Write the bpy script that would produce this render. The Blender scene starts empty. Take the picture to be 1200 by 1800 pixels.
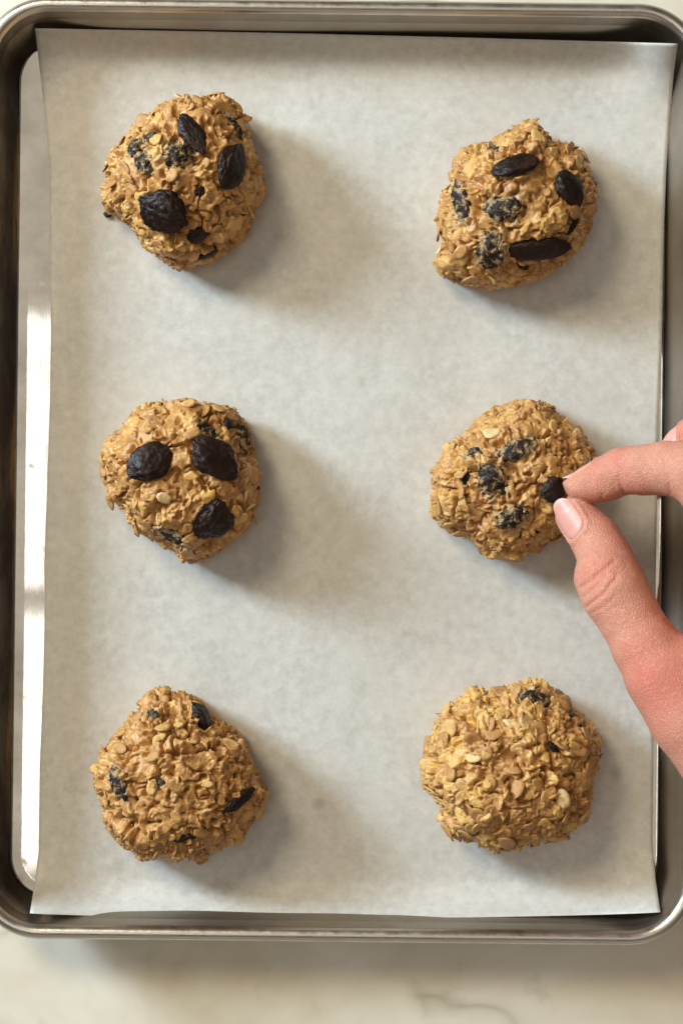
import bpy, math, random
import numpy as np
from mathutils import Vector, Matrix

random.seed(7)
RNG = np.random.default_rng(11)
scene = bpy.context.scene
C = scene.collection
MM = 0.001

# ------------------------------------------------------------------ camera
HC = 0.65                      # camera height above the tray floor (m)
FPX = 3125.0                   # focal length in pixels of the 1200x1800 frame
def S(z):                      # metres per pixel on the level z (m)
    return (HC - z) / FPX
def W(px, py, zmm):            # a point of the place, from the surveyed plan and its height (mm)
    z = zmm * MM
    return np.array([(px - 600) * S(z), (900 - py) * S(z), z])

cd = bpy.data.cameras.new('camera'); cam = bpy.data.objects.new('camera', cd); C.objects.link(cam)
cam.location = (0, 0, HC); cam.rotation_euler = (0, 0, 0)
cd.sensor_fit = 'VERTICAL'; cd.sensor_height = 36.0; cd.lens = 36.0 * FPX / 1800.0
cd.clip_start = 0.01; cd.clip_end = 50
cd.dof.use_dof = True; cd.dof.focus_distance = HC - 0.027; cd.dof.aperture_fstop = 7.5
scene.camera = cam

# ------------------------------------------------------------------ world + lamps
world = bpy.data.worlds.new('World'); scene.world = world; world.use_nodes = True
wb = world.node_tree.nodes['Background']
wb.inputs[0].default_value = (0.62, 0.56, 0.48, 1); wb.inputs[1].default_value = 0.18

def area(name, loc, target, sx, sy, radiance, col):
    l = bpy.data.lights.new(name, 'AREA'); l.shape = 'RECTANGLE'; l.size = sx; l.size_y = sy
    l.energy = radiance * math.pi * sx * sy; l.color = col
    o = bpy.data.objects.new(name, l); C.objects.link(o); o.location = loc
    o.rotation_euler = (Vector(target) - Vector(loc)).to_track_quat('-Z', 'Y').to_euler()
    return o
# cool daylight window on the left, warm window beyond the top edge, pale ceiling, high roof window on the left
area('window_light_cool', (-1.37, 0.72, 0.72), (0, 0, 0), 0.36, 0.44, 80.0, (0.66, 0.84, 1.0))
area('window_light_warm', (-0.75, 0.85, 1.25), (0, 0, 0), 0.46, 0.46, 20.5, (1.0, 0.86, 0.62))
area('ceiling_bounce', (0, 0, 2.35), (0, 0, 0), 1.7, 1.7, 0.55, (1.0, 0.91, 0.74))
area('wall_bounce', (0.2, -2.2, 0.9), (0, 0, 0.1), 2.6, 1.6, 0.28, (1.0, 0.90, 0.76))
area('roof_window_upper', (-0.62, 0.090, 1.95), (-0.62, 0.090, 0), 0.42, 0.40, 2.1, (1.0, 0.98, 0.95))
area('roof_window_lower', (-0.62, -0.338, 1.95), (-0.62, -0.338, 0), 0.42, 0.37, 2.1, (1.0, 0.98, 0.95))

scene.render.engine = 'CYCLES'
scene.view_settings.view_transform = 'Standard'; scene.view_settings.look = 'None'
scene.view_settings.exposure = 0.14; scene.view_settings.gamma = 1.0
scene.view_settings.use_curve_mapping = False

# ------------------------------------------------------------------ helpers
def tag(o, label=None, cat=None, group=None, kind=None):
    if label: o['label'] = label
    if cat: o['category'] = cat
    if group: o['group'] = group
    if kind: o['kind'] = kind
    return o

def mesh_np(name, V, F, smooth=True):
    V = np.asarray(V, np.float32)
    me = bpy.data.meshes.new(name)
    me.vertices.add(len(V)); me.vertices.foreach_set('co', V.ravel())
    if isinstance(F, np.ndarray):
        k = F.shape[1]; n = len(F)
        me.loops.add(n * k); me.loops.foreach_set('vertex_index', F.astype(np.int32).ravel())
        me.polygons.add(n)
        me.polygons.foreach_set('loop_start', np.arange(0, n * k, k, dtype=np.int32))
        me.polygons.foreach_set('loop_total', np.full(n, k, np.int32))
        me.update(calc_edges=True)
    else:
        bpy.data.meshes.remove(me)
        me = bpy.data.meshes.new(name); me.from_pydata([tuple(map(float, v)) for v in V], [], [list(map(int, f)) for f in F]); me.update()
    me.validate()
    me.polygons.foreach_set('use_smooth', np.full(len(me.polygons), smooth, bool))
    return me
def obj(name, me, mat=None, parent=None):
    o = bpy.data.objects.new(name, me); C.objects.link(o)
    if mat and not me.materials: me.materials.append(mat)
    if parent: o.parent = parent
    return o
def attr(me, name, vals):
    a = me.attributes.new(name, 'FLOAT', 'POINT'); a.data.foreach_set('value', np.asarray(vals, np.float32))
def empty(name, loc):
    o = bpy.data.objects.new(name, None); C.objects.link(o); o.location = loc; o.empty_display_size = 0.01
    return o
def smooth(a, b, x):
    t = np.clip((x - a) / (b - a), 0, 1); return t * t * (3 - 2 * t)

# vectorised gradient noise, about -1..1
_perm = np.random.default_rng(3).permutation(256); _perm = np.concatenate([_perm, _perm, _perm])
_g = np.random.default_rng(4).normal(size=(256, 3)); _g /= np.linalg.norm(_g, axis=1)[:, None]
def pn(P, freq, off=0.0):
    p = P * freq + off + 1000.0
    i = np.floor(p).astype(np.int64); f = p - i; i &= 255
    u = f * f * f * (f * (f * 6 - 15) + 10)
    out = 0
    for dx in (0, 1):
        wx = u[:, 0] if dx else 1 - u[:, 0]
        for dy in (0, 1):
            wy = u[:, 1] if dy else 1 - u[:, 1]
            for dz in (0, 1):
                wz = u[:, 2] if dz else 1 - u[:, 2]
                h = _perm[_perm[_perm[(i[:, 0] + dx) & 255] + ((i[:, 1] + dy) & 255)] + ((i[:, 2] + dz) & 255)]
                g = _g[h]
                out = out + wx * wy * wz * (g[:, 0] * (f[:, 0] - dx) + g[:, 1] * (f[:, 1] - dy) + g[:, 2] * (f[:, 2] - dz))
    return out * 1.6
def fbm(P, freq, n, off=0.0):
    r = 0; a = 1
    for k in range(n):
        r = r + a * pn(P, freq, off + 17.3 * k); freq *= 2.03; a *= 0.5
    return r
def ridged(P, freq, n, off=0.0):
    r = 0; a = 1; t = 0
    for k in range(n):
        r = r + a * (1 - np.abs(pn(P, freq, off + 9.1 * k))) ** 2; t += a; freq *= 2.1; a *= 0.55
    return r / t

# ------------------------------------------------------------------ materials
class NT:
    def __init__(self, name):
        self.m = bpy.data.materials.new(name); self.m.use_nodes = True
        self.t = self.m.node_tree; self.n = self.t.nodes; self.l = self.t.links
        self.b = self.n['Principled BSDF']; self.tc = self.n.new('ShaderNodeTexCoord')
    def link(self, a, b): self.l.new(a, b)
    def noise(self, scale, detail=4, rough=0.55, dist=0.0, vec=None):
        x = self.n.new('ShaderNodeTexNoise'); x.inputs['Scale'].default_value = scale; x.inputs['Detail'].default_value = detail
        x.inputs['Roughness'].default_value = rough; x.inputs['Distortion'].default_value = dist
        self.link(vec or self.tc.outputs['Object'], x.inputs['Vector']); return x.outputs['Fac']
    def voro(self, scale, feature='DISTANCE_TO_EDGE', vec=None):
        x = self.n.new('ShaderNodeTexVoronoi'); x.feature = feature; x.inputs['Scale'].default_value = scale
        self.link(vec or self.tc.outputs['Object'], x.inputs['Vector']); return x.outputs['Distance']
    def ramp(self, fac, stops):
        r = self.n.new('ShaderNodeValToRGB'); e = r.color_ramp.elements
        while len(e) > len(stops): e.remove(e[-1])
        while len(e) < len(stops): e.new(0.5)
        for k, (p, c) in enumerate(stops):
            e[k].position = p; e[k].color = (c, c, c, 1) if isinstance(c, (int, float)) else (*c, 1)
        self.link(fac, r.inputs[0]); return r.outputs[0]
    def mix(self, fac, a, b, mode='MIX'):
        x = self.n.new('ShaderNodeMix'); x.data_type = 'RGBA'; x.blend_type = mode
        for s, v in ((x.inputs[0], fac), (x.inputs[6], a), (x.inputs[7], b)):
            if hasattr(v, 'links'): self.link(v, s)
            elif isinstance(v, (int, float)): s.default_value = v
            else: s.default_value = (*v, 1)
        return x.outputs[2]
    def math(self, op, a, b=0.0):
        x = self.n.new('ShaderNodeMath'); x.operation = op
        for s, v in zip(x.inputs, (a, b)):
            if hasattr(v, 'links'): self.link(v, s)
            else: s.default_value = v
        return x.outputs[0]
    def attr(self, name):
        x = self.n.new('ShaderNodeAttribute'); x.attribute_name = name; return x.outputs['Fac']
    def bump(self, h, dist, strength=1.0, prev=None):
        x = self.n.new('ShaderNodeBump'); x.inputs['Distance'].default_value = dist; x.inputs['Strength'].default_value = strength
        self.link(h, x.inputs['Height'])
        if prev: self.link(prev, x.inputs['Normal'])
        return x.outputs[0]
    def set(self, **k):
        for key, v in k.items():
            s = self.b.inputs[key.replace('_', ' ')]
            if hasattr(v, 'links'): self.link(v, s)
            elif isinstance(v, tuple): s.default_value = (*v, 1) if len(v) == 3 and s.type == 'RGBA' else v
            else: s.default_value = v

def mat_marble():
    t = NT('marble')
    big = t.noise(7.0, 5, 0.6, 0.4); base = t.ramp(big, [(0.34, (0.60, 0.52, 0.38)), (0.5, (0.75, 0.69, 0.57)), (0.66, (0.88, 0.86, 0.80))])
    v = t.noise(9.0, 3, 0.5, 0.8); d = t.math('ABSOLUTE', t.math('SUBTRACT', v, 0.5))
    vein = t.ramp(d, [(0.0, 1.0), (0.012, 0.35), (0.03, 0.0)])
    gate = t.ramp(t.noise(6.5, 3, 0.5), [(0.46, 0.0), (0.56, 0.8)])
    col = t.mix(t.math('MULTIPLY', vein, gate), base, (0.30, 0.26, 0.17))
    sp = t.ramp(t.noise(60, 3, 0.6), [(0.62, 0.0), (0.72, 0.25)])
    col = t.mix(sp, col, (0.42, 0.37, 0.27))
    t.set(Base_Color=col, Roughness=0.38); return t.m
def mat_steel():
    t = NT('tray_steel')
    sm = t.noise(45, 5, 0.6); sc = t.noise(14, 4, 0.6)
    wv = t.n.new('ShaderNodeVectorMath'); wv.operation = 'ADD'; t.link(t.tc.outputs['Object'], wv.inputs[0]); wn = t.n.new('ShaderNodeTexNoise'); wn.inputs['Scale'].default_value = 160; t.link(t.tc.outputs['Object'], wn.inputs['Vector']); ws = t.n.new('ShaderNodeVectorMath'); ws.operation = 'SCALE'; ws.inputs[3].default_value = 0.006; t.link(wn.outputs['Color'], ws.inputs[0]); t.link(ws.outputs[0], wv.inputs[1])
    spots = t.ramp(t.voro(130, 'F1', wv.outputs[0]), [(0.05, 1.0), (0.26, 0.0)])
    gate = t.ramp(t.noise(22, 2), [(0.56, 0.0), (0.60, 1.0)])
    sp = t.math('MULTIPLY', spots, gate)
    col = t.mix(t.ramp(sm, [(0.35, 0.0), (0.65, 1.0)]), (0.64, 0.62, 0.58), (0.46, 0.43, 0.39)); col = t.mix(t.math('MULTIPLY', sp, 0.45), col, (0.22, 0.18, 0.13))
    sx = t.n.new('ShaderNodeSeparateXYZ'); t.link(t.tc.outputs['Object'], sx.inputs[0])
    wall = t.ramp(t.math('MULTIPLY', sx.outputs[2], 100.0), [(0.02, 0.0), (0.16, 1.0)])     # brown patina on the sides, darkened to paint in their dark reflections
    wall_tone = t.mix(t.noise(60, 5, 0.65), (0.46, 0.42, 0.37), (0.28, 0.23, 0.18))
    col = t.mix(wall, col, wall_tone)
    # dark reflection painted into the left side's colour as grease-brown streaks
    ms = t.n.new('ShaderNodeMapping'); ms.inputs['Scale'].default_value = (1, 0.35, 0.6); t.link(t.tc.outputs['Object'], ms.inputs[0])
    left_dark = t.math('MULTIPLY', t.ramp(t.math('MULTIPLY', sx.outputs[0], -1.0), [(0.110, 0.0), (0.118, 1.0)]), t.ramp(t.noise(90, 5, 0.7, vec=ms.outputs[0]), [(0.36, 0.45), (0.55, 1.0)]))
    col = t.mix(t.math('MULTIPLY', t.math('MULTIPLY', left_dark, wall), 0.85), col, (0.075, 0.050, 0.032))
    r = t.math('ADD', t.math('MULTIPLY', sc, 0.05), 0.02); r = t.math('ADD', r, t.math('MULTIPLY', wall, 0.34)); r = t.math('ADD', r, t.math('MULTIPLY', sp, 0.2))
    st = t.n.new('ShaderNodeMapping'); st.inputs['Scale'].default_value = (1, 0.04, 1); t.link(t.tc.outputs['Object'], st.inputs[0])
    scr = t.noise(1500, 3, 0.6, vec=st.outputs[0])
    n1 = t.bump(scr, 0.00002, 0.5); n2 = t.bump(t.noise(28, 2), 0.0006, 0.10, n1)
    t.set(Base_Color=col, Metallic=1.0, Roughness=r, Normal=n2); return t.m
def mat_rim():
    t = NT('rim_steel')
    col = t.mix(t.noise(80, 4), (0.66, 0.63, 0.58), (0.48, 0.43, 0.37))
    t.set(Base_Color=col, Metallic=1.0, Roughness=t.ramp(t.noise(160, 4), [(0.3, 0.24), (0.7, 0.42)]), Normal=t.bump(t.noise(500, 3), 0.0001, 0.6)); return t.m
def mat_paper():
    t = NT('parchment')
    cl = t.noise(300, 5, 0.68); cl2 = t.noise(36, 4, 0.6)
    col = t.mix(t.ramp(cl, [(0.32, 0.0), (0.68, 1.0)]), (0.57, 0.545, 0.495), (0.75, 0.73, 0.68))
    col = t.mix(t.ramp(cl2, [(0.3, 0.0), (0.7, 0.5)]), col, (0.73, 0.70, 0.63))
    spots = t.ramp(t.voro(48, 'F1'), [(0.05, 1.0), (0.16, 0.0)])
    gate = t.ramp(t.noise(31, 2), [(0.50, 0.0), (0.58, 0.38)])
    col = t.mix(t.math('MULTIPLY', spots, gate), col, (0.36, 0.32, 0.25))
    bm = t.bump(t.noise(900, 4, 0.6), 0.00008, 0.5); bm = t.bump(t.noise(60, 3), 0.0006, 0.25, bm)
    t.set(Base_Color=col, Roughness=0.46, Normal=bm); t.b.inputs['Specular IOR Level'].default_value = 0.5
    tr = t.n.new('ShaderNodeBsdfTranslucent'); t.link(col, tr.inputs[0])
    mx = t.n.new('ShaderNodeMixShader'); mx.inputs[0].default_value = 0.16
    out = t.n['Material Output']; t.link(t.b.outputs[0], mx.inputs[1]); t.link(tr.outputs[0], mx.inputs[2]); t.link(mx.outputs[0], out.inputs[0])
    return t.m
def mat_dough():
    t = NT('dough')
    a = t.attr('oat'); n = t.noise(230, 6, 0.68); n2 = t.noise(60, 3, 0.6)
    c = t.mix(t.ramp(n, [(0.34, 0.0), (0.66, 1.0)]), (0.27, 0.105, 0.024), (0.72, 0.41, 0.148))
    c = t.mix(t.ramp(n2, [(0.35, 0.0), (0.7, 0.55)]), c, (0.44, 0.21, 0.056))
    oc = t.mix(n, (0.54, 0.28, 0.055), (0.78, 0.51, 0.18))
    c = t.mix(a, c, oc)
    du = t.math('MULTIPLY', t.attr('dust'), t.ramp(t.noise(420, 4, 0.6), [(0.35, 0.2), (0.65, 0.9)]))
    c = t.mix(du, c, (0.40, 0.33, 0.21))
    bm = t.bump(t.noise(1000, 5, 0.62), 0.00045, 0.5)
    t.set(Base_Color=c, Roughness=t.ramp(n2, [(0.35, 0.28), (0.65, 0.47)]), Normal=bm, Subsurface_Weight=0.0)
    t.b.inputs['Subsurface Radius'].default_value = (1.0, 0.5, 0.25); t.b.inputs['Specular IOR Level'].default_value = 0.42
    return t.m
def mat_oat():
    t = NT('oat')
    oi = t.n.new('ShaderNodeObjectInfo')
    v = t.n.new('ShaderNodeVectorMath'); v.operation = 'ADD'; t.link(t.tc.outputs['Object'], v.inputs[0])
    cmb = t.n.new('ShaderNodeCombineXYZ'); t.link(t.math('MULTIPLY', oi.outputs['Random'], 40.0), cmb.inputs[0]); t.link(cmb.outputs[0], v.inputs[1])
    n = t.noise(2.6, 5, 0.62, vec=v.outputs[0])
    oat = t.mix(n, (0.54, 0.285, 0.06), (0.78, 0.51, 0.19))
    dough = t.mix(n, (0.32, 0.13, 0.03), (0.62, 0.345, 0.115))
    k = t.math('ADD', t.math('MULTIPLY', t.noise(1.6, 3, 0.6, vec=v.outputs[0]), 1.1), t.math('SUBTRACT', t.math('MULTIPLY', oi.outputs['Random'], 0.7), 0.72))
    c = t.mix(t.ramp(k, [(0.15, 0.0), (0.4, 1.0)]), dough, oat)
    pale = t.ramp(oi.outputs['Random'], [(0.90, 0.0), (0.94, 0.6)])
    c = t.mix(pale, c, (0.76, 0.58, 0.31))
    t.set(Base_Color=c, Roughness=0.5, Normal=t.bump(t.noise(7, 5, 0.65, vec=v.outputs[0]), 0.0005, 0.7), Subsurface_Weight=0.06, Subsurface_Scale=0.0015)
    return t.m
def mat_raisin(dusty):
    t = NT('raisin_floury' if dusty else 'raisin')
    n = t.noise(240, 5, 0.6)
    c = t.ramp(n, [(0.3, (0.009, 0.004, 0.003)), (0.55, (0.020, 0.009, 0.006)), (0.8, (0.060, 0.020, 0.012))])
    if dusty:
        f = t.ramp(t.noise(210, 5, 0.7, 0.5), [(0.48, 0.0), (0.58, 0.9)])
        c = t.mix(f, c, (0.45, 0.30, 0.14)); c = t.mix(t.ramp(t.noise(500, 3), [(0.55, 0.0), (0.75, 0.45)]), c, (0.19, 0.16, 0.10))
        t.set(Roughness=0.6)
    else:
        fl = t.ramp(t.noise(1500, 2, 0.5), [(0.70, 0.0), (0.78, 0.35)])
        c = t.mix(fl, c, (0.30, 0.22, 0.15))
        t.set(Roughness=t.ramp(n, [(0.3, 0.32), (0.7, 0.55)]))
    t.set(Base_Color=c, Normal=t.bump(t.noise(800, 4, 0.6), 0.0005, 0.6)); t.b.inputs['Specular IOR Level'].default_value = 0.28
    return t.m
def mat_skin():
    t = NT('skin')
    r = t.attr('red'); n = t.noise(90, 5, 0.6); n2 = t.noise(420, 4, 0.6)
    c = t.mix(n, (0.56, 0.225, 0.14), (0.72, 0.35, 0.245))
    c = t.mix(r, c, (0.62, 0.155, 0.105)); c = t.mix(t.ramp(n2, [(0.42, 0.0), (0.75, 0.35)]), c, (0.56, 0.22, 0.14))
    h1 = t.voro(1250); h2 = t.noise(500, 4, 0.6)
    bm = t.bump(t.ramp(h1, [(0.0, 0.0), (0.25, 1.0)]), 0.0002, 0.8); bm = t.bump(h2, 0.0004, 0.35, bm)
    t.set(Base_Color=c, Roughness=0.46, Normal=bm, Subsurface_Weight=0.22, Subsurface_Scale=0.004)
    t.b.inputs['Subsurface Radius'].default_value = (1.0, 0.32, 0.18); t.b.inputs['Specular IOR Level'].default_value = 0.45
    return t.m
def mat_nail():
    t = NT('nail')
    c = t.mix(t.attr('free'), t.mix(t.noise(150, 3), (0.62, 0.27, 0.21), (0.72, 0.37, 0.31)), (0.64, 0.44, 0.34))
    t.set(Base_Color=c, Roughness=0.42, Subsurface_Weight=0.15, Subsurface_Scale=0.002, Normal=t.bump(t.noise(300, 3), 0.0001, 0.4)); return t.m

M = dict(marble=mat_marble(), steel=mat_steel(), rim=mat_rim(), paper=mat_paper(), dough=mat_dough(), oat=mat_oat(),
         raisin=mat_raisin(False), dusty=mat_raisin(True), skin=mat_skin(), nail=mat_nail())

# ------------------------------------------------------------------ countertop
def rounded_rect(hx, hy, r, n):
    P = []
    for cx, cy, a0 in ((1, 1, 0), (-1, 1, 90), (-1, -1, 180), (1, -1, 270)):
        for k in range(n + 1):
            a = math.radians(a0 + 90 * k / n)
            P.append((cx * (hx - r) + r * math.cos(a), cy * (hy - r) + r * math.sin(a)))
    return np.array(P)
def loft(rings, cap_first=False, cap_last=False):
    n = len(rings[0]); V = np.concatenate(rings); F = []
    for i in range(len(rings) - 1):
        for k in range(n):
            F.append((i * n + k, i * n + (k + 1) % n, (i + 1) * n + (k + 1) % n, (i + 1) * n + k))
    if cap_first: F.append(tuple(range(n))[::-1])
    if cap_last: F.append(tuple(range((len(rings) - 1) * n, len(rings) * n)))
    return V, F
def ring3(P, z): return np.column_stack([P, np.full(len(P), z)])

V, F = loft([ring3(rounded_rect(0.55, 0.50, 0.01, 4), z) for z in (-0.0312, -0.0032)] +
            [ring3(rounded_rect(0.5485, 0.4985, 0.009, 4), -0.0016), ring3(rounded_rect(0.546, 0.496, 0.007, 4), -0.0012)], True, True)
tag(obj('countertop', mesh_np('countertop', V, F, False), M['marble']), 'pale beige veined marble countertop under the tray', 'countertop', kind='structure')

# ------------------------------------------------------------------ baking tray
TC = W(595, 828, 25); HX, HY, RO = 0.1280, 0.1662, 0.0245
def tring(inset, z):
    i = inset * MM
    P = rounded_rect(HX - i, HY - i, max(RO - i * 0.95, 0.004), 18)
    return ring3(P, z * MM)
tray = empty('baking_tray', (TC[0], TC[1], 0)); tray.rotation_euler[2] = math.radians(-0.65)
tag(tray, 'worn grey metal baking tray with rolled rim holding the parchment', 'baking tray')
inner = [(40, 0), (14, 0), (10.6, 0.0), (9.9, 0.3), (9.1, 1.0), (8.5, 2.0), (8.1, 3.2), (7.6, 6), (6.8, 12), (5.8, 19), (5.2, 22.6)]
outer = [(5.0, 19.6), (6.4, 16), (8.4, 6), (9.2, 2.4), (9.9, 0.2), (10.8, -0.7), (12.5, -1.0)]
V, F = loft([tring(*q) for q in inner], True); F[-1] = F[-1][::-1]
nf = len(V); V2, F2 = loft([tring(*q) for q in outer], False, True)
F = [f[::-1] for f in F]; F2 = [tuple(v + nf for v in f)[::-1] for f in F2]
pan = mesh_np('pan', np.concatenate([V, V2]), F + F2)
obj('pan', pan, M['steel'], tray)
rimp = [(5.25, 22.2), (4.9, 23.6), (4.2, 24.7), (3.2, 25.2), (2.2, 25.2), (1.2, 24.7), (0.4, 23.8), (0.0, 22.6), (0.15, 21.3), (0.8, 20.2), (1.9, 19.5), (3.2, 19.3), (4.6, 19.7), (5.25, 20.6), (5.3, 22.0)]
V, F = loft([tring(*q) for q in rimp]); F = [f[::-1] for f in F]
obj('rim', mesh_np('rim', V, F), M['rim'], tray)

# ------------------------------------------------------------------ parchment sheet
Lp = np.array([(62, 50), (69, 110), (78, 190), (85, 260), (88, 300), (88, 400), (88, 520), (90, 560), (88, 700), (83, 850), (78, 1000), (79, 1070), (76, 1200), (70, 1350), (68, 1500), (60, 1560), (53, 1605)], float)
Rp = np.array([(1190, 77), (1183, 130), (1177, 200), (1170, 300), (1166, 400), (1162, 600), (1156, 750), (1152, 1000), (1148, 1300), (1146, 1480), (1151, 1545), (1160, 1603)], float)
NU, NV = 150, 220
vv = np.linspace(0, 1, NV)
vv = vv + 0.035 * np.sin(2 * np.pi * vv) * -1.0
uu = np.linspace(0, 1, NU)
yl = Lp[0, 1] + (Lp[-1, 1] - Lp[0, 1]) * vv; yr = Rp[0, 1] + (Rp[-1, 1] - Rp[0, 1]) * vv
xl = np.interp(yl, Lp[:, 1], Lp[:, 0]); xr = np.interp(yr, Rp[:, 1], Rp[:, 0])
U, Vv = np.meshgrid(uu, vv)
PX = xl[:, None] + (xr - xl)[:, None] * U
PY = yl[:, None] + (yr - yl)[:, None] * U
PY += 10 * np.exp(-((1 - Vv) * 14)) * np.sin(np.pi * U) ** 0.7                       # bottom edge sags between its corners
PY += -2 * np.exp(-(Vv * 14)) * np.sin(np.pi * U)
dT = (PY - (50 + 27 * U)); dB = ((1605 + 10 * np.sin(np.pi * U) ** 0.7) - PY)
P2 = np.column_stack([PX.ravel() / 100, PY.ravel() / 100, np.zeros(PX.size)])
wav = (pn(P2, 0.40) * 0.9 + pn(P2, 1.1, 5) * 0.16).reshape(PX.shape)
crn = (np.exp(-(U / 0.07) ** 2) + np.exp(-((1 - U) / 0.07) ** 2))
Z = 1.0 + wav * 0.9 + 0.4
Z += 8.5 * np.clip(1 - dT / 60, 0, 1) ** 2 + 12.0 * np.clip(1 - dB / 70, 0, 1) ** 2
Z += crn * (6.0 * np.exp(-(dT / 80) ** 2) + 7.0 * np.exp(-(dB / 80) ** 2))
Z += 9.0 * np.exp(-((1 - U) / 0.06) ** 2) * np.exp(-(dT / 70) ** 2)          # the top right corner rides up the tray's corner
Z = np.maximum(Z, 0.5)
s = (HC - Z * MM) / FPX
V = np.column_stack([((PX - 600) * s).ravel(), ((900 - PY) * s).ravel(), (Z * MM).ravel()])
idx = np.arange(NU * NV).reshape(NV, NU)
F = np.column_stack([idx[:-1, :-1].ravel(), idx[1:, :-1].ravel(), idx[1:, 1:].ravel(), idx[:-1, 1:].ravel()])
paper = obj('parchment_paper', mesh_np('parchment_paper', V, F), M['paper'])
tag(paper, 'off-white translucent sheet of parchment paper lining the tray', 'parchment paper')
sol = paper.modifiers.new('thickness', 'SOLIDIFY'); sol.thickness = 0.00012; sol.offset = -1

# ------------------------------------------------------------------ raisin and oat shapes
def raisin_mesh(seed, wrinkle=1.0, flat=0.72):
    nu, nv = 76, 46
    th = np.linspace(0, 2 * np.pi, nu, endpoint=False); ph = np.linspace(0, np.pi, nv)
    T, Pq = np.meshgrid(th, ph)
    D = np.column_stack([np.cos(Pq).ravel(), (np.sin(Pq) * np.cos(T)).ravel(), (np.sin(Pq) * np.sin(T)).ravel()])
    A = D * np.array([1.25, 1.9, 1.9])                        # folds run along the fruit
    Wd = A + 0.85 * np.column_stack([pn(D, 2.2, 1 + seed), pn(D, 2.2, 5 + seed), pn(D, 2.2, 9 + seed)])
    fold = np.abs(pn(Wd, 1.15, seed * 5.1)) ** 0.75; fold2 = np.abs(pn(Wd, 2.6, seed * 2.3 + 40)) ** 0.8
    r = 0.86 + 0.22 * pn(D, 1.1, seed * 3.7) + wrinkle * (0.36 * fold + 0.13 * fold2 + 0.03 * pn(D, 11, seed))
    r = r * 1.02 / r.mean()
    V = D * r[:, None] * np.array([1, 1, 1])
    tp = 1 - 0.30 * np.clip(np.abs(V[:, 0]), 0, 1.2) ** 2.5; V[:, 1] *= tp; V[:, 2] *= tp
    V[:, 0] *= 0.53; V[:, 1] *= 0.53; V[:, 2] *= 0.5 * flat
    idx = np.arange(nu * nv).reshape(nv, nu); nx = np.roll(idx, -1, 1)
    F = np.column_stack([idx[:-1].ravel(), nx[:-1].ravel(), nx[1:].ravel(), idx[1:].ravel()])
    V[:nu] = V[:nu].mean(0); V[-nu:] = V[-nu:].mean(0)
    return V, F
RAISINS = [raisin_mesh(k, 0.95 if k % 3 else 0.55) for k in range(9)]
def make_raisin_mesh(k, l, w, h, mat, plump=False):
    if plump: k = 3 * k
    V, F = RAISINS[k % len(RAISINS)]
    me = mesh_np('raisin', V * np.array([l, w, h]), F); me.materials.append(mat); return me

def oat_mesh(seed):
    rg = np.random.default_rng(seed + 50)
    n = 11; V = []; F = []
    jit = 1 + rg.normal(0, 0.07, n); bend = rg.uniform(-0.22, 0.28); tw = rg.uniform(-0.25, 0.25)
    def hgt(x, y): return bend * (x * x) * 0.5 + tw * x * y - 0.10 * math.exp(-(y / 0.13) ** 2) + 0.10 * (1 - y * y)
    V.append((0, 0, hgt(0, 0)))
    for rad in (0.55, 1.0):
        for k in range(n):
            a = 2 * math.pi * (k + 0.15) / n
            rr = rad * (jit[k] if rad == 1.0 else 1)
            x, y = rr * math.cos(a), rr * math.sin(a)
            if rad == 1.0 and seed % 2 == 0 and k == 0: x *= 0.72
            V.append((x, y * 0.68, hgt(x, y)))
    for k in range(n):
        a = 2 * math.pi * (k + 0.15) / n
        V.append((0.93 * jit[k] * math.cos(a), 0.63 * jit[k] * math.sin(a), hgt(math.cos(a), math.sin(a)) - 0.20))
    for k in range(n):
        k2 = (k + 1) % n
        F += [(0, 1 + k, 1 + k2), (1 + k, 1 + n + k, 1 + n + k2, 1 + k2), (1 + n + k, 1 + 2 * n + k, 1 + 2 * n + k2, 1 + n + k2)]
    me = mesh_np('oat_flake', np.array(V) * 0.5, F); me.materials.append(M['oat']); return me
OATS = [oat_mesh(k) for k in range(10)]

def frame(n, ang):
    n = n / np.linalg.norm(n)
    ax = np.array([math.cos(ang), math.sin(ang), 0.0]); ax = ax - n * ax.dot(n); ax /= np.linalg.norm(ax)
    ay = np.cross(n, ax)
    return ax, ay, n
def place(o, p, ax, ay, az, parent_loc, sc=(1, 1, 1)):
    m = Matrix(((ax[0] * sc[0], ay[0] * sc[1], az[0] * sc[2], p[0] - parent_loc[0]), (ax[1] * sc[0], ay[1] * sc[1], az[1] * sc[2], p[1] - parent_loc[1]),
                (ax[2] * sc[0], ay[2] * sc[1], az[2] * sc[2], p[2] - parent_loc[2]), (0, 0, 0, 1)))
    o.matrix_local = m

# ------------------------------------------------------------------ dough mounds
NG = 262
g = np.linspace(-1, 1, NG); GX, GY = np.meshgrid(g, g)
R_ = np.where(np.abs(GX) > np.abs(GY), np.abs(GX), np.abs(GY))
with np.errstate(all='ignore'):
    TH = np.where(np.abs(GX) >= np.abs(GY), np.where(GX >= 0, 0, np.pi) + (np.pi / 4) * np.where(GX == 0, 0, GY / GX),
                  np.where(GY >= 0, np.pi / 2, -np.pi / 2) - (np.pi / 4) * np.where(GY == 0, 0, GX / GY))
gi = np.arange(NG * NG).reshape(NG, NG)
GF = np.column_stack([gi[:-1, :-1].ravel(), gi[:-1, 1:].ravel(), gi[1:, 1:].ravel(), gi[1:, :-1].ravel()])
def gnorm(P):
    Q = P.reshape(NG, NG, 3)
    n = np.cross(np.gradient(Q, axis=1), np.gradient(Q, axis=0)).reshape(-1, 3)
    return n / (np.linalg.norm(n, axis=1)[:, None] + 1e-12)

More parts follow.
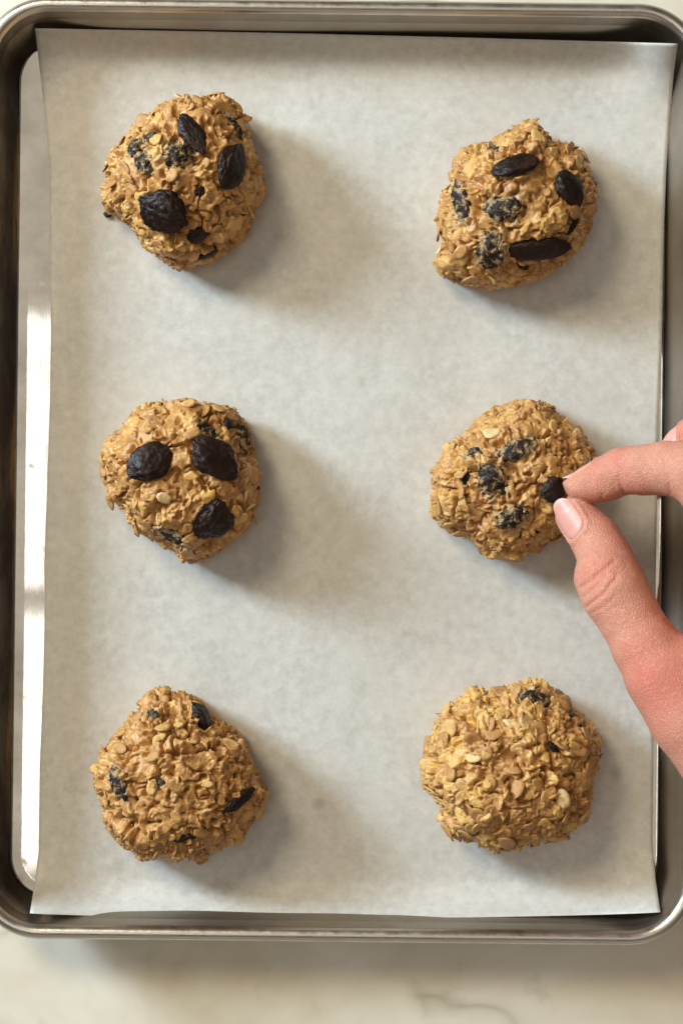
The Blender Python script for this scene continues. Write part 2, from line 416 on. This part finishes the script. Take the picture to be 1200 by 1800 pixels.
def mound(seed, centre, outline, scale, origin, height, raisins, label, rough=1.0, nflake=230, noat=46, cracks=(), oaty=0.5, smoothness=0.0, osize=(3.8, 7.6)):
    rg = np.random.default_rng(seed)
    O = np.array(outline, float) / scale + np.array(origin)
    cx, cy = centre
    an = np.arctan2(-(O[:, 1] - cy), O[:, 0] - cx); ra = np.hypot(O[:, 0] - cx, O[:, 1] - cy) * S(0.012) * 1000
    od = np.argsort(an); an, ra = an[od], ra[od]
    an = np.concatenate([an - 2 * np.pi, an, an + 2 * np.pi]); ra = np.tile(ra, 3)
    th = TH.ravel(); pol = R_.ravel() * math.radians(104)
    ro = np.interp(th, an, ra)
    rmean = ra.mean()
    rho, zet = np.sin(pol), np.cos(pol)
    k = smooth(0.15, 0.92, rho)
    reff = (rmean * 0.97) * (1 - k) + (ro - 1.3) * k
    zeq = 9.0; hh = height - zeq
    z = np.where(zet >= 0, zeq + hh * np.sign(zet) * np.abs(zet) ** 0.92, zeq + zet / 0.242 * (zeq + 0.3))
    prof = np.where(zet >= 0, rho ** 0.88, rho)
    P = np.column_stack([np.cos(th) * reff * prof, np.sin(th) * reff * prof, z])
    so = seed * 13.7
    up = smooth(0.5, 6, P[:, 2])
    # broad lumps
    N = gnorm(P)
    P = P + N * ((fbm(P, 1 / 17., 2, so) * 2.3 + pn(P, 1 / 7., so + 3) * 0.9) * (0.35 + 0.65 * (1 - k * 0.6)) * up)[:, None]
    N = gnorm(P); NS = N.copy()
    d = np.zeros(len(P)); oat = np.zeros(len(P)); dust = np.zeros(len(P))
    P0 = P.copy()
    cw = W(cx, cy, 12)
    base = np.array([cw[0], cw[1], 0.0011]) * 1000
    def topx(Pm):                      # plan position of points given in local mm
        zz = (Pm[:, 2] + base[2]) * MM; s = (HC - zz) / FPX
        return 600 + (Pm[:, 0] + base[0]) * MM / s, 900 - (Pm[:, 1] + base[1]) * MM / s
    # flakes pressed into the dough, coated by it
    nz = pn(P, 1 / 1.3, so + 7)
    cand = np.where(P[:, 2] > 2.5)[0]
    for f in range(nflake):
        ci = cand[rg.integers(len(cand))]; c = P0[ci]; n = NS[ci]
        dd = P0 - c
        near = np.where((dd * dd).sum(1) < 49)[0]
        q = dd[near]
        ang = rg.uniform(0, 2 * np.pi)
        ax, ay, _ = frame(n + 1e-6, ang) if abs(n[2]) > 0.15 else frame(n + np.array([0, 0, .2]), ang)
        a = rg.uniform(2.2, 5.2); b = a * rg.uniform(0.5, 0.85)
        lu, lv = q @ ax / a, q @ ay / b
        e = lu * lu + lv * lv + nz[near] * 0.30
        m = 1 - smooth(0.78, 1.02, e)
        h = rg.uniform(0.2, 1.7) + rg.normal(0, 0.85) * lu + rg.normal(0, 0.75) * lv - 0.22 * np.exp(-(lv / 0.16) ** 2) * (rg.random() < 0.5)
        h = h * (1 - 0.4 * smoothness) * m - (1 - m) * 3.0
        better = h > d[near]
        d[near] = np.maximum(d[near], h)
        clean = max(0.0, rg.normal(oaty - 0.15, 0.35)); clean = min(clean, 0.95)
        oat[near] = np.where(better, clean * m, oat[near])
    # torn, ragged dough between and over them
    Wp = P + np.column_stack([pn(P, 1 / 3., so + 21), pn(P, 1 / 3., so + 31), pn(P, 1 / 3., so + 41)]) * 1.2
    keep = 1 - 0.45 * oat
    patch = 1 - (smoothness * smooth(-0.2, 0.25, pn(P, 1 / 8., so + 77)))
    d = d * (0.30 + 0.70 * patch) + keep * patch * rough * ((ridged(Wp, 1 / 5.0, 2, so + 2) - 0.62) * 2.2 + (ridged(Wp, 1 / 1.9, 2, so + 4) - 0.62) * 0.75 * smooth(-0.5, 0.4, pn(P, 1 / 6., so + 61)) + pn(Wp, 1 / 1.0, so + 6) * 0.18)
    gap = 1 - np.abs(pn(Wp, 1 / 6.5, so + 33)); d -= smooth(0.86, 1.0, gap) * smooth(-0.25, 0.25, pn(P, 1 / 8., so + 35)) * 2.8 * rough
    pits = smooth(0.28, 0.6, pn(Wp, 1 / 2.6, so + 55)); d -= pits * 2.5 * rough * keep
    # deep splits between lumps
    cr = 1 - np.abs(pn(P + (Wp - P) * 1.2, 1 / 12., so + 91)) ; d -= smooth(0.90, 1.0, cr) * smooth(-0.1, 0.3, pn(P, 1 / 15., so + 15)) * 3.0
    PXv, PYv = topx(P)
    for (x0, y0, x1, y1, w, dep) in cracks:
        A = np.array([x0, y0], float); B = np.array([x1, y1], float); AB = B - A
        t = np.clip(((PXv - x0) * AB[0] + (PYv - y0) * AB[1]) / (AB @ AB), 0, 1)
        ds = np.hypot(PXv - x0 - t * AB[0] + 4 * pn(P, 1 / 3., 8), PYv - y0 - t * AB[1] + 4 * pn(P, 1 / 3., 12))
        d -= dep * np.exp(-(ds / w) ** 2) * up
    info = []
    for (rx, ry, rl, rw, ra_, kind0, sink) in raisins:
        kind = 'clean' if kind0 == 'plump' else kind0
        if kind == 'crumb': continue
        ds = np.hypot(PXv - rx, PYv - ry)
        sel = (ds < 7) & (NS[:, 2] > 0.0)
        if sel.sum() < 3: sel = ds < ds.min() + 4
        n = NS[(ds < 16) & (NS[:, 2] > -0.1)].mean(0) if ((ds < 16) & (NS[:, 2] > -0.1)).sum() else NS[ds.argmin()]
        n = n / np.linalg.norm(n)
        p = P[sel].mean(0)
        # the dough gives way around it; flour film around the buried ones
        ax, ay, az = frame(n, math.radians(ra_))
        q = (P - p); a = rl * 0.2 * 0.5; b = rw * 0.2 * 0.5
        e = np.sqrt((q @ ax / a) ** 2 + (q @ ay / b) ** 2 + (q @ az / 6.0) ** 2) + (0.10 if kind == 'clean' else 0.75 if kind == 'dusty' else 0.4) * pn(P, 1 / 2.0, so + ry) + (0 if kind == 'clean' else 0.15)
        inn = 1 - smooth(0.85, 1.12, e)
        d = d * (1 - inn) + inn * (-0.8 if kind == 'clean' else -1.7)
        oat *= (1 - inn)
        ringm = np.exp(-((e - 1.12) / 0.16) ** 2)
        d += ringm * (0.35 if kind == 'clean' else 0.6) * (0.6 + pn(P, 1 / 2., so + rx))
        if kind == 'dusty': dust = np.maximum(dust, 1 - smooth(1.0, 1.6, e))
        info.append((p, n, ax, ay, az, rl, rw, kind0, sink))
    P = P + N * (d * up + (1 - up) * 0.2 * d)[:, None]
    P[:, 2] = np.maximum(P[:, 2], -0.2)
    # the mound
    root = empty('dough_mound', tuple(base * MM))
    tag(root, label, 'cookie dough', 'mounds of oatmeal raisin dough on the parchment')
    me = mesh_np('dough', P * MM, GF); attr(me, 'oat', oat); attr(me, 'dust', dust)
    obj('dough', me, M['dough'], root)
    NF = gnorm(P)
    z3 = np.zeros(3)
    for j, (p, n, ax, ay, az, rl, rw, kind, sink) in enumerate(info):
        plump = kind == 'plump'; kind = 'clean' if plump else kind
        l, w = rl * 0.2, rw * 0.2; h = min(l, w) * (0.62 if plump else 0.68 if kind == 'clean' else 0.85)
        me = make_raisin_mesh(seed * 3 + j, l * MM, w * MM, h * MM, M['raisin'] if kind != 'dusty' else M['dusty'], plump)
        o = obj('raisin', me, None, root)
        if kind == 'dusty': o['label'] = 'raisin half buried in dough with a floury film'
        place(o, (p + az * (h * (0.13 - 0.45 * sink) - (0.4 if kind == 'clean' else 0.75))) * MM, ax, ay, az, z3)
    for (rx, ry, rl, rw, ra_, kind, sink) in raisins:
        if kind == 'crumb':
            q = W(rx, ry, 2.5) * 1000 - base
            o = obj('raisin', make_raisin_mesh(seed, rl * .2 * MM, rw * .2 * MM, rw * .2 * MM, M['raisin']), None, root)
            place(o, q * MM, *frame(np.array([0, 0, 1.0]), math.radians(ra_)), z3)
    # loose edged oat flakes
    cand = np.where((P[:, 2] > 5) & (NS[:, 2] > -0.05))[0]
    cnt = 0
    while cnt < noat:
        ci = cand[rg.integers(len(cand))]; p = P[ci]
        if any(np.linalg.norm((p - q[0])) < max(q[5], q[6]) * 0.2 * 0.62 for q in info): continue
        n = NS[ci] + rg.normal(0, 0.30, 3); n /= np.linalg.norm(n)
        if n[2] < -0.1: continue
        ax, ay, az = frame(n, rg.uniform(0, 6.28))
        L = rg.uniform(*osize)
        o = obj('oat_flake', OATS[rg.integers(len(OATS))], None, root)
        place(o, (P0[ci] + az * rg.uniform(0.0, 1.1)) * MM, ax, ay, az, z3, (L * MM, L * MM * rg.uniform(0.8, 1.1), L * 0.8 * MM))
        cnt += 1
    return root, P + base, NS

c, dz, dk = 'clean', 'dusty', 'dark'
mound(1, (322, 320), [(155,700),(170,600),(195,480),(250,390),(330,340),(370,300),(440,220),(480,190),(560,130),(700,120),(880,120),(960,180),(1000,260),(1020,380),(1060,460),(1080,560),(1075,680),(1030,800),(990,930),(920,990),(800,1060),(700,1105),(600,1115),(520,1095),(450,1040),(390,990),(310,890),(240,830),(180,790)],
      3.243, (130, 130), 36,
      [(337, 235, 72, 38, -62, c, .1), (408, 294, 78, 62, 50, 'plump', .25), (288, 371, 80, 66, -32, c, .12), (236, 257, 34, 30, 80, dz, .3), (253, 284, 38, 34, -30, dz, .3),
       (313, 271, 58, 40, 15, dz, .3), (347, 415, 38, 30, -20, dk, .25), (263, 240, 26, 22, 0, dz, .3), (415, 222, 44, 24, -45, dz, .35), (373, 445, 50, 18, 15, dk, .3), (190, 377, 14, 11, 0, 'crumb', 0), (353, 337, 26, 18, 10, dk, .35)],
      'dough mound with one slim and two large raisins, top left on the parchment', cracks=[(250, 290, 285, 345, 9, 2.2), (262, 228, 272, 250, 6, 2)], nflake=170, noat=32, oaty=0.5, smoothness=0.8)
mound(2, (908, 364), [(110,560),(130,490),(200,440),(210,320),(300,215),(440,190),(560,130),(640,90),(695,70),(750,120),(800,190),(890,215),(980,270),(1040,370),(1095,480),(1085,560),(1040,660),(1000,760),(920,870),(830,940),(650,1020),(500,1050),(330,1050),(250,1020),(130,970),(120,880),(140,800),(120,700)],
      3.333, (730, 190), 35,
      [(905, 291, 74, 42, 20, c, .12), (1001, 331, 62, 50, -50, 'plump', .35), (942, 437, 108, 48, 2, 'plump', .2), (808, 356, 78, 32, -72, dz, .25), (884, 366, 62, 42, 5, dz, .35), (862, 442, 66, 42, 70, dz, .3),
       (868, 262, 36, 24, -70, dz, .3), (818, 492, 34, 24, 0, dk, .25), (1008, 398, 40, 16, 55, dk, .4), (921, 470, 28, 16, -60, dk, .4)],
      'peaked dough mound with one long black raisin across its front, top right', cracks=[(832, 330, 838, 375, 7, 2.6), (835, 375, 860, 352, 6, 1.6), (770, 420, 815, 455, 6, 1.6), (985, 265, 1000, 300, 8, 2.5)], noat=36, oaty=0.4, smoothness=0.7)
mound(3, (318, 840), [(100,460),(120,370),(200,280),(260,240),(300,180),(420,110),(520,110),(640,80),(740,100),(830,140),(940,190),(1010,290),(1020,370),(1030,460),(1080,560),(1075,660),(1040,780),(970,900),(880,950),(790,1010),(740,1045),(610,1065),(550,1010),(430,960),(340,910),(300,840),(245,740),(150,700),(140,560)],
      3.333, (140, 670), 36,
      [(264, 813, 80, 60, 32, c, .12), (376, 806, 86, 66, -38, 'plump', .15), (371, 914, 72, 62, 70, c, .15), (304, 943, 64, 34, -48, dz, .3), (365, 756, 46, 26, -25, dz, .3), (430, 768, 54, 40, -50, dz, .35),
       (404, 742, 24, 20, 40, dk, .3), (273, 704, 26, 14, -10, dk, .3), (454, 862, 44, 16, 70, dk, .35)],
      'dough mound with three large raisins arranged like a face, middle of the left column', cracks=[(268, 900, 284, 888, 9, 4.0), (284, 870, 275, 915, 7, 3.0), (238, 860, 250, 880, 6, 1.6), (390, 730, 425, 800, 6, 1.8)], rough=0.8, nflake=170, noat=34, oaty=0.3, smoothness=0.95)
_, P4, N4 = mound(4, (898, 845), [(105,640),(110,530),(180,410),(260,340),(340,290),(450,190),(570,120),(700,90),(800,120),(880,180),(960,250),(1040,330),(1090,440),(1080,560),(1040,700),(960,850),(880,930),(740,990),(640,1050),(580,1065),(450,1020),(370,960),(330,910),(240,880),(150,810),(110,740)],
      3.333, (720, 670), 35,
      [(905, 793, 66, 36, 22, dz, .3), (866, 845, 58, 46, -58, dz, .3), (830, 796, 30, 28, 30, dz, .35), (818, 840, 32, 18, 80, dk, .4), (900, 912, 52, 36, 25, dz, .35), (936, 938, 44, 18, 5, dk, .4), (886, 722, 22, 14, 0, dz, .4)],
      'rough dough mound with only floury buried raisins, touched by the fingers', cracks=[(800, 845, 815, 905, 7, 1.8)], noat=40, oaty=0.45, smoothness=0.6)
mound(5, (312, 1366), [(75,570),(110,480),(170,360),(260,260),(340,180),(430,80),(490,65),(530,100),(600,85),(700,115),(760,190),(810,240),(880,280),(960,350),(1000,440),(1050,560),(1075,620),(1130,680),(1090,760),(1010,850),(980,950),(900,990),(750,1040),(718,1100),(690,1050),(600,1070),(500,1060),(400,1080),(300,1040),(230,1000),(150,880),(130,770),(80,660)],
      3.333, (140, 1190), 37,
      [(355, 1259, 50, 42, -30, dk, .2), (266, 1252, 30, 18, -40, dz, .4), (206, 1380, 62, 26, -58, dz, .35), (191, 1347, 16, 12, 0, dk, .3), (423, 1408, 62, 22, 25, dk, .35), (281, 1376, 18, 16, 0, dz, .4), (330, 1476, 42, 16, 15, dk, .4), (410, 1478, 20, 14, 0, dk, .4)],
      'tall craggy dough mound with a single dark raisin near its peak, bottom left', cracks=[(208, 1438, 240, 1470, 8, 3.2), (296, 1250, 340, 1255, 9, 2.6), (420, 1420, 440, 1390, 6, 2.0), (212, 1305, 215, 1345, 6, 1.8)], rough=1.15, nflake=210, noat=34, oaty=0.3, smoothness=0.6)
mound(6, (898, 1344), [(80,690),(95,530),(110,420),(180,300),(190,250),(280,190),(360,130),(450,150),(560,120),(690,75),(790,120),(880,170),(960,240),(1020,300),(1080,400),(1105,520),(1090,620),(1055,720),(1050,850),(980,960),(900,1030),(700,1040),(570,1080),(440,1040),(350,1000),(215,990),(170,860),(140,780)],
      3.333, (720, 1170), 36,
      [(940, 1226, 56, 36, -10, dz, .3), (1003, 1258, 56, 24, -22, dk, .25), (973, 1312, 24, 12, -40, dk, .4)],
      'shaggy dough mound covered in bare oat flakes with hardly any raisins, bottom right', cracks=[(895, 1325, 915, 1345, 9, 2.8), (965, 1308, 985, 1322, 6, 2.2)], rough=1.1, nflake=300, noat=125, oaty=0.62, osize=(5.0, 9.0), smoothness=0.3)

# raisin held between the fingertips
hp = W(971, 860, 33.5)
hr = obj('raisin', make_raisin_mesh(3, 9.4 * MM, 9.0 * MM, 7.5 * MM, M['raisin']))
ax, ay, az = frame(np.array([0.35, 0.0, 0.93]), 0.5); place(hr, hp, ax, ay, az, np.zeros(3))
tag(hr, 'small round dark raisin pinched between thumb and index finger', 'raisin')

# ------------------------------------------------------------------ hand
def chain(pts):     # (px, py, z mm, r px)
    return [(W(x, y, z) * 1000, r * S(z * MM) * 1000) for x, y, z, r in pts]
thumb = chain([(1013, 906, 34, 37), (1047, 950, 38, 43), (1063, 982, 42, 46), (1067, 1013, 46, 57), (1081, 1044, 49, 58), (1103, 1081, 51, 54), (1131, 1132, 54, 57), (1162, 1187, 57, 63), (1215, 1264, 60, 70), (1290, 1365, 62, 78), (1370, 1440, 66, 90)])
index = chain([(1008, 855, 37, 17.5), (1024, 852, 38, 26), (1046, 848, 39, 34), (1068, 840, 41, 38.5), (1095, 827, 44, 40), (1132, 826, 48, 43), (1172, 823, 52, 46.5), (1215, 828, 57, 50), (1262, 890, 62, 50), (1335, 1010, 72, 58)])
middle = chain([(1188, 797, 36, 32), (1202, 786, 38, 36), (1230, 763, 42, 38), (1268, 738, 48, 41), (1310, 730, 57, 45), (1352, 740, 66, 48), (1385, 850, 74, 50), (1415, 985, 80, 58)])
ring = chain([(1300, 830, 32, 30), (1318, 808, 36, 36), (1345, 770, 44, 38), (1385, 740, 54, 41), (1440, 750, 66, 46), (1465, 860, 73, 47), (1490, 1000, 78, 55)])
little = chain([(1400, 880, 34, 26), (1415, 860, 38, 31), (1440, 830, 46, 33), (1480, 810, 56, 35), (1525, 830, 66, 39), (1545, 920, 71, 42), (1560, 1040, 74, 50)])
palm = [chain([(1335, 1010, 70, 58), (1400, 1400, 74, 88)]), chain([(1415, 985, 77, 58), (1450, 1400, 78, 88)]), chain([(1490, 1000, 75, 55), (1500, 1400, 76, 84)]),
        chain([(1560, 1040, 71, 52), (1545, 1400, 73, 78)]), chain([(1192, 1190, 56, 52), (1262, 1160, 60, 46), (1335, 1090, 66, 52)]), chain([(1230, 1250, 58, 62), (1330, 1200, 64, 60)]),
        chain([(1400, 1400, 74, 92), (1560, 1640, 84, 100)]), chain([(1530, 1400, 74, 80), (1640, 1600, 84, 98)]), chain([(1560, 1640, 84, 100), (1700, 1880, 92, 125)]), chain([(1640, 1600, 84, 98), (1790, 1830, 92, 120)])]
def rc(P, a, b, r1, r2):
    ba = b - a; t = np.clip(((P - a) @ ba) / (ba @ ba), 0, 1)
    return np.linalg.norm(P - a - t[:, None] * ba, axis=1) - (r1 + (r2 - r1) * t)
def smin(a, b, k):
    h = np.maximum(k - np.abs(a - b), 0) / k; return np.minimum(a, b) - h * h * k * 0.25
def sd_chain(P, ch, k=1.5):
    d = None
    for (a, r1), (b, r2) in zip(ch[:-1], ch[1:]):
        e = rc(P, a, b, r1, r2); d = e if d is None else smin(d, e, k)
    return d
FING = [thumb, index, middle, ring, little]
def sdf(P):
    pd = None
    for ch in palm:
        e = sd_chain(P, ch, 4); pd = e if pd is None else smin(pd, e, 12)
    out = None
    for f, ch in enumerate(FING):
        e = smin(pd, sd_chain(P, ch, 2.0), 9.0); out = e if out is None else np.minimum(out, e)
    return out
VOX = 0.6
allp = np.array([p for ch in FING + palm for p, r in ch]); lo = allp.min(0) - 24; hi = allp.max(0) + 26
# coarse pass then only the cells near the skin
def grid_eval(lo, hi):
    n = np.ceil((hi - lo) / VOX).astype(int); n = ((n + 7) // 8) * 8 + 1
    cx = [lo[k] + VOX * np.arange(n[k]) for k in range(3)]
    D = np.full(n, 50.0, np.float32)
    Bk = 8; nb = (n - 1) // Bk
    bc = np.stack(np.meshgrid(*[lo[k] + VOX * (np.arange(nb[k]) * Bk + Bk / 2) for k in range(3)], indexing='ij'), -1).reshape(-1, 3)
    dc = np.concatenate([sdf(q) for q in np.array_split(bc, 20)]).reshape(nb)
    half = VOX * Bk * 0.87 + 2.5
    for b in np.argwhere(np.abs(dc) < half + 1.0):
        sl = tuple(slice(b[k] * Bk, b[k] * Bk + Bk + 1) for k in range(3))
        D[sl] = np.nan
    fx = np.argwhere(np.isnan(D))
    pts = np.column_stack([cx[k][fx[:, k]] for k in range(3)])
    vals = np.concatenate([sdf(q) for q in np.array_split(pts, max(1, len(pts) // 200000))])
    D[tuple(fx.T)] = vals
    ins = np.argwhere(dc < -(half + 1.0))
    for b in ins:
        sl = tuple(slice(b[k] * Bk, b[k] * Bk + Bk + 1) for k in range(3))
        blk = D[sl]; blk[blk == 50.0] = -50.0
    return D
def surface_nets(D, lo):
    ins = D < 0
    n = np.array(D.shape) - 1
    cnt = np.zeros(n, np.int8)
    for dx in (0, 1):
        for dy in (0, 1):
            for dz_ in (0, 1):
                cnt += ins[dx:dx + n[0], dy:dy + n[1], dz_:dz_ + n[2]]
    act = (cnt > 0) & (cnt < 8); cells = np.argwhere(act)
    idm = np.full(n, -1, np.int64); idm[act] = np.arange(len(cells))
    acc = np.zeros((len(cells), 3)); num = np.zeros(len(cells))
    cor = [(x, y, z) for x in (0, 1) for y in (0, 1) for z in (0, 1)]
    for a in cor:
        for k in range(3):
            if a[k] == 0:
                b = list(a); b[k] = 1
                va = D[cells[:, 0] + a[0], cells[:, 1] + a[1], cells[:, 2] + a[2]].astype(float); vb = D[cells[:, 0] + b[0], cells[:, 1] + b[1], cells[:, 2] + b[2]].astype(float)
                cr = (va < 0) != (vb < 0); t = np.where(cr, va / np.where(cr, va - vb, 1), 0)
                p = np.tile(np.array(a, float), (len(cells), 1)); p[:, k] += t
                acc[cr] += p[cr]; num[cr] += 1
    V = lo + VOX * (cells + acc / num[:, None]); F = []
    for k in range(3):
        i, j = [q for q in range(3) if q != k]
        a = ins.take(range(n[k]), axis=k); b = ins.take(range(1, n[k] + 1), axis=k)
        e = np.argwhere(a != b); e = e[(e[:, i] > 0) & (e[:, j] > 0) & (e[:, i] < n[i]) & (e[:, j] < n[j])]
        fl = a[tuple(e.T)]
        def cid(di, dj):
            q = e.copy(); q[:, i] -= di; q[:, j] -= dj; return idm[tuple(q.T)]
        q = np.column_stack([cid(0, 0), cid(1, 0), cid(1, 1), cid(0, 1)])
        if k == 1: q = q[:, ::-1]
        q = np.where(fl[:, None], q, q[:, ::-1]); F.append(q)
    return V, np.concatenate(F)
D = grid_eval(lo, hi); V, F = surface_nets(D, lo)
def grad(P, e=0.15):
    g = np.column_stack([sdf(P + np.eye(3)[k] * e) - sdf(P - np.eye(3)[k] * e) for k in range(3)])
    return g / (np.linalg.norm(g, axis=1)[:, None] + 1e-9)
for it in range(2):
    G = grad(V); V = V - G * np.clip(sdf(V), -1.2, 1.2)[:, None]
# relax a little so joints blend like flesh
def adj_smooth(V, F, n, lam):
    E = np.concatenate([F[:, [0, 1]], F[:, [1, 2]], F[:, [2, 3]], F[:, [3, 0]]])
    deg = np.bincount(E.ravel(), minlength=len(V)).astype(float)
    for _ in range(n):
        A = np.zeros_like(V)
        for k in range(3):
            A[:, k] = np.bincount(E[:, 0], V[E[:, 1], k], len(V)) + np.bincount(E[:, 1], V[E[:, 0], k], len(V))
        V = V + lam * (A / deg[:, None] - V)
    return V
V = adj_smooth(V, F, 11, 0.5)
G = grad(V, 0.4)

# nails: a frame on the finger axis, dorsal direction, half width in degrees
def nail_spec(ch, dorsal, seg, half, length, back):
    tip, r = ch[0]; ax = (ch[seg][0] - tip); ax /= np.linalg.norm(ax)
    dn = np.array(dorsal, float); dn -= ax * dn.dot(ax); dn /= np.linalg.norm(dn)
    return dict(tip=tip + ax * back, ax=ax, dn=dn, sd=np.cross(ax, dn), half=half, len=length, r=r)
tdir = np.array([-0.68, -0.10, 0.74])
NAILS = [nail_spec(thumb, tdir, 2, 44, 13.5, -5.0), nail_spec(index, (-0.25, 0.93, -0.22), 3, 44, 10.0, -1.0), nail_spec(middle, (-0.5, 0.75, 0.35), 3, 46, 11.0, -4.0),
         nail_spec(ring, (-0.5, 0.6, 0.5), 3, 46, 10.5, -4.0), nail_spec(little, (-0.5, 0.6, 0.5), 3, 46, 9, -4.0)]
disp = np.zeros(len(V))
for q in NAILS:
    d = V - q['tip']; s_ = d @ q['ax']; al = np.degrees(np.arctan2(d @ q['sd'], d @ q['dn']))
    rr = np.linalg.norm(d - np.outer(s_, q['ax']), axis=1); ok = (rr < 14) & (np.abs(s_) < 40)
    la = al / q['half']; ls = (s_ - q['len'] * 0.45) / (q['len'] * 0.55)
    e = (np.abs(la) ** 3 + np.where(ls > 0, np.abs(ls), 0) ** 3) ** (1 / 3.)
    front = (s_ > -6)
    fold = np.exp(-((e - 1.16) / 0.10) ** 2) * front * ok; bed = (1 - smooth(0.92, 1.04, e)) * front * ok
    disp += fold * 0.42 - bed * 0.42
# creases of the thumb and finger joints (plan polylines over the knuckles)
zz = V[:, 2] * MM; sc_ = (HC - zz) / FPX; VX = 600 + V[:, 0] * MM / sc_; VY = 900 - V[:, 1] * MM / sc_
upf = smooth(0.05, 0.35, G[:, 2])
CR = np.zeros(len(V))
def crease(pts, w, dep):
    global disp
    best = np.full(len(V), 1e9)
    jx = 2.0 * pn(V, 1 / 4., 3.3); jy = 2.0 * pn(V, 1 / 4., 8.8)
    for (x0, y0), (x1, y1) in zip(pts[:-1], pts[1:]):
        A = np.array([x1 - x0, y1 - y0], float); t = np.clip(((VX - x0) * A[0] + (VY - y0) * A[1]) / (A @ A), 0, 1)
        best = np.minimum(best, np.hypot(VX + jx - x0 - t * A[0], VY + jy - y0 - t * A[1]))
    e_ = np.exp(-(best / (w * 0.95)) ** 2) * upf; disp -= dep * 1.15 * e_; CR[:] = np.maximum(CR, e_ * min(1, dep * 2.2))
    disp += dep * 0.15 * np.exp(-((best - 9) / 5) ** 2) * upf
for pts, w, dep in [([(1021, 1032), (1036, 1020), (1052, 1008), (1068, 996), (1078, 986)], 3.4, .42), ([(1030, 1066), (1045, 1055), (1060, 1043), (1072, 1028), (1084, 1012)], 3.4, .38),
                    ([(1015, 1010), (1026, 1000), (1040, 990), (1056, 984)], 3.0, .28), ([(1026, 1048), (1040, 1036), (1056, 1026)], 2.8, .25), ([(1012, 1024), (1022, 1014), (1034, 1008)], 2.6, .2),
                    ([(1040, 1076), (1060, 1066), (1078, 1050)], 3.0, .18), ([(1062, 1010), (1076, 1006), (1090, 1008)], 2.6, .18),
                    ([(1085, 838), (1089, 852), (1097, 866)], 3.4, .35), ([(1078, 846), (1080, 860), (1088, 872)], 2.8, .2), ([(1172, 838), (1176, 856), (1178, 872)], 3.2, .3),
                    ([(1056, 868), (1056, 876), (1060, 884)], 2.6, .2), ([(1168, 1090), (1184, 1102), (1204, 1112)], 3.2, .35), ([(1176, 1086), (1190, 1094), (1206, 1098)], 3.0, .3)]:
    crease(pts, w, dep)
disp += 0.10 * pn(V, 1 / 6., 2) + 0.05 * pn(V, 1 / 2.5, 4)
V = V + G * disp[:, None]
red = np.zeros(len(V))  # knuckle flush, plus the shaded red of finger undersides painted into the skin
for (x, y, z, r, a) in [(1150, 1190, 68, 16, .75), (1075, 874, 38, 9, .8), (1060, 800, 46, 9, .35), (1072, 900, 38, 9, .8), (1120, 975, 44, 10, .8), (1175, 1100, 60, 12, .5), (1180, 780, 42, 9, .7), (1125, 866, 44, 9, .75), (1062, 1010, 56, 9, .3), (1020, 865, 36, 6, .4), (1260, 900, 60, 14, .4)]:
    red = np.maximum(red, a * np.exp(-((np.linalg.norm(V - W(x, y, z) * 1000, axis=1)) / r) ** 2))
red = np.clip(red + 0.16 * pn(V, 1 / 9., 1) + 0.10 * pn(V, 1 / 3., 6) + 0.35 * CR, 0, 1)
hb = np.array([V[:, 0].min(), V[:, 1].mean(), V[:, 2].min()]); hb = W(1300, 1200, 60) * 1000
hme = mesh_np('hand', (V - hb) * MM, F); attr(hme, 'red', red)
hand = obj('hand', hme, M['skin']); hand.location = hb * MM
tag(hand, 'bare hand reaching in from the right, pinching a raisin between thumb and index finger', 'hand')
def nail_mesh(q):
    nu, nv = 25, 27; P = []; fr = []
    for j in range(nv):
        for i in range(nu):
            a = -1 + 2 * i / (nu - 1); t = j / (nv - 1)
            smax = q['len'] * (1 - 0.26 * abs(a) ** 2.6); s0 = q['len'] * 0.24 * abs(a) ** 2.6 + q['start']
            s_ = s0 + (smax - s0) * t
            al = math.radians(a * q['half'])
            P.append((s_, al, max(abs(a), 0)))
            fr.append(1 - smooth(0.05, 0.12, np.array(t)))
    P = np.array(P)
    dr = np.cos(P[:, 1])[:, None] * q['dn'] + np.sin(P[:, 1])[:, None] * q['sd']
    org = q['tip'] + P[:, :1] * q['ax']
    # march from outside inwards to the flesh
    rad = np.full(len(P), 16.0)
    for _ in range(60):
        dd = sdf(org + dr * rad[:, None]); rad -= np.clip(dd, -1, 1) * 0.8
    rad = rad.reshape(nv, nu)
    # the free end runs straight on over the rounded fingertip
    k0 = int(nv * 0.34)
    for j in range(k0):
        rad[j] = np.maximum(rad[j], rad[k0] - (k0 - j) * (rad[k0] * 0.010) - 0.010 * (k0 - j) ** 1.5)
    side = np.abs(np.linspace(-1, 1, nu))[None, :]; t = np.linspace(0, 1, nv)[:, None]
    rad = rad - 0.02 - 0.35 * smooth(0.88, 1.0, side) - 0.35 * smooth(0.90, 1.0, t)
    top = org + dr * rad.reshape(-1)[:, None]; bot = org + dr * (rad.reshape(-1)[:, None] - 0.45)
    idx = np.arange(nu * nv).reshape(nv, nu); n = nu * nv
    F1 = np.column_stack([idx[:-1, :-1].ravel(), idx[1:, :-1].ravel(), idx[1:, 1:].ravel(), idx[:-1, 1:].ravel()])
    edge = np.concatenate([idx[0, :], idx[1:, -1], idx[-1, -2::-1], idx[-2:0:-1, 0]]); e2 = np.roll(edge, -1)
    F3 = np.column_stack([edge, e2, e2 + n, edge + n])
    me = mesh_np('fingernail', (np.concatenate([top, bot]) - hb) * MM, np.concatenate([F1, (F1 + n)[:, ::-1], F3]))
    attr(me, 'free', np.tile(np.array(fr, float).ravel(), 2)); return me
for q, st in zip(NAILS, (-1.6, -2.2, -0.5, -0.5, -0.5)):
    q['start'] = st
    obj('fingernail', nail_mesh(q), M['nail'], hand)
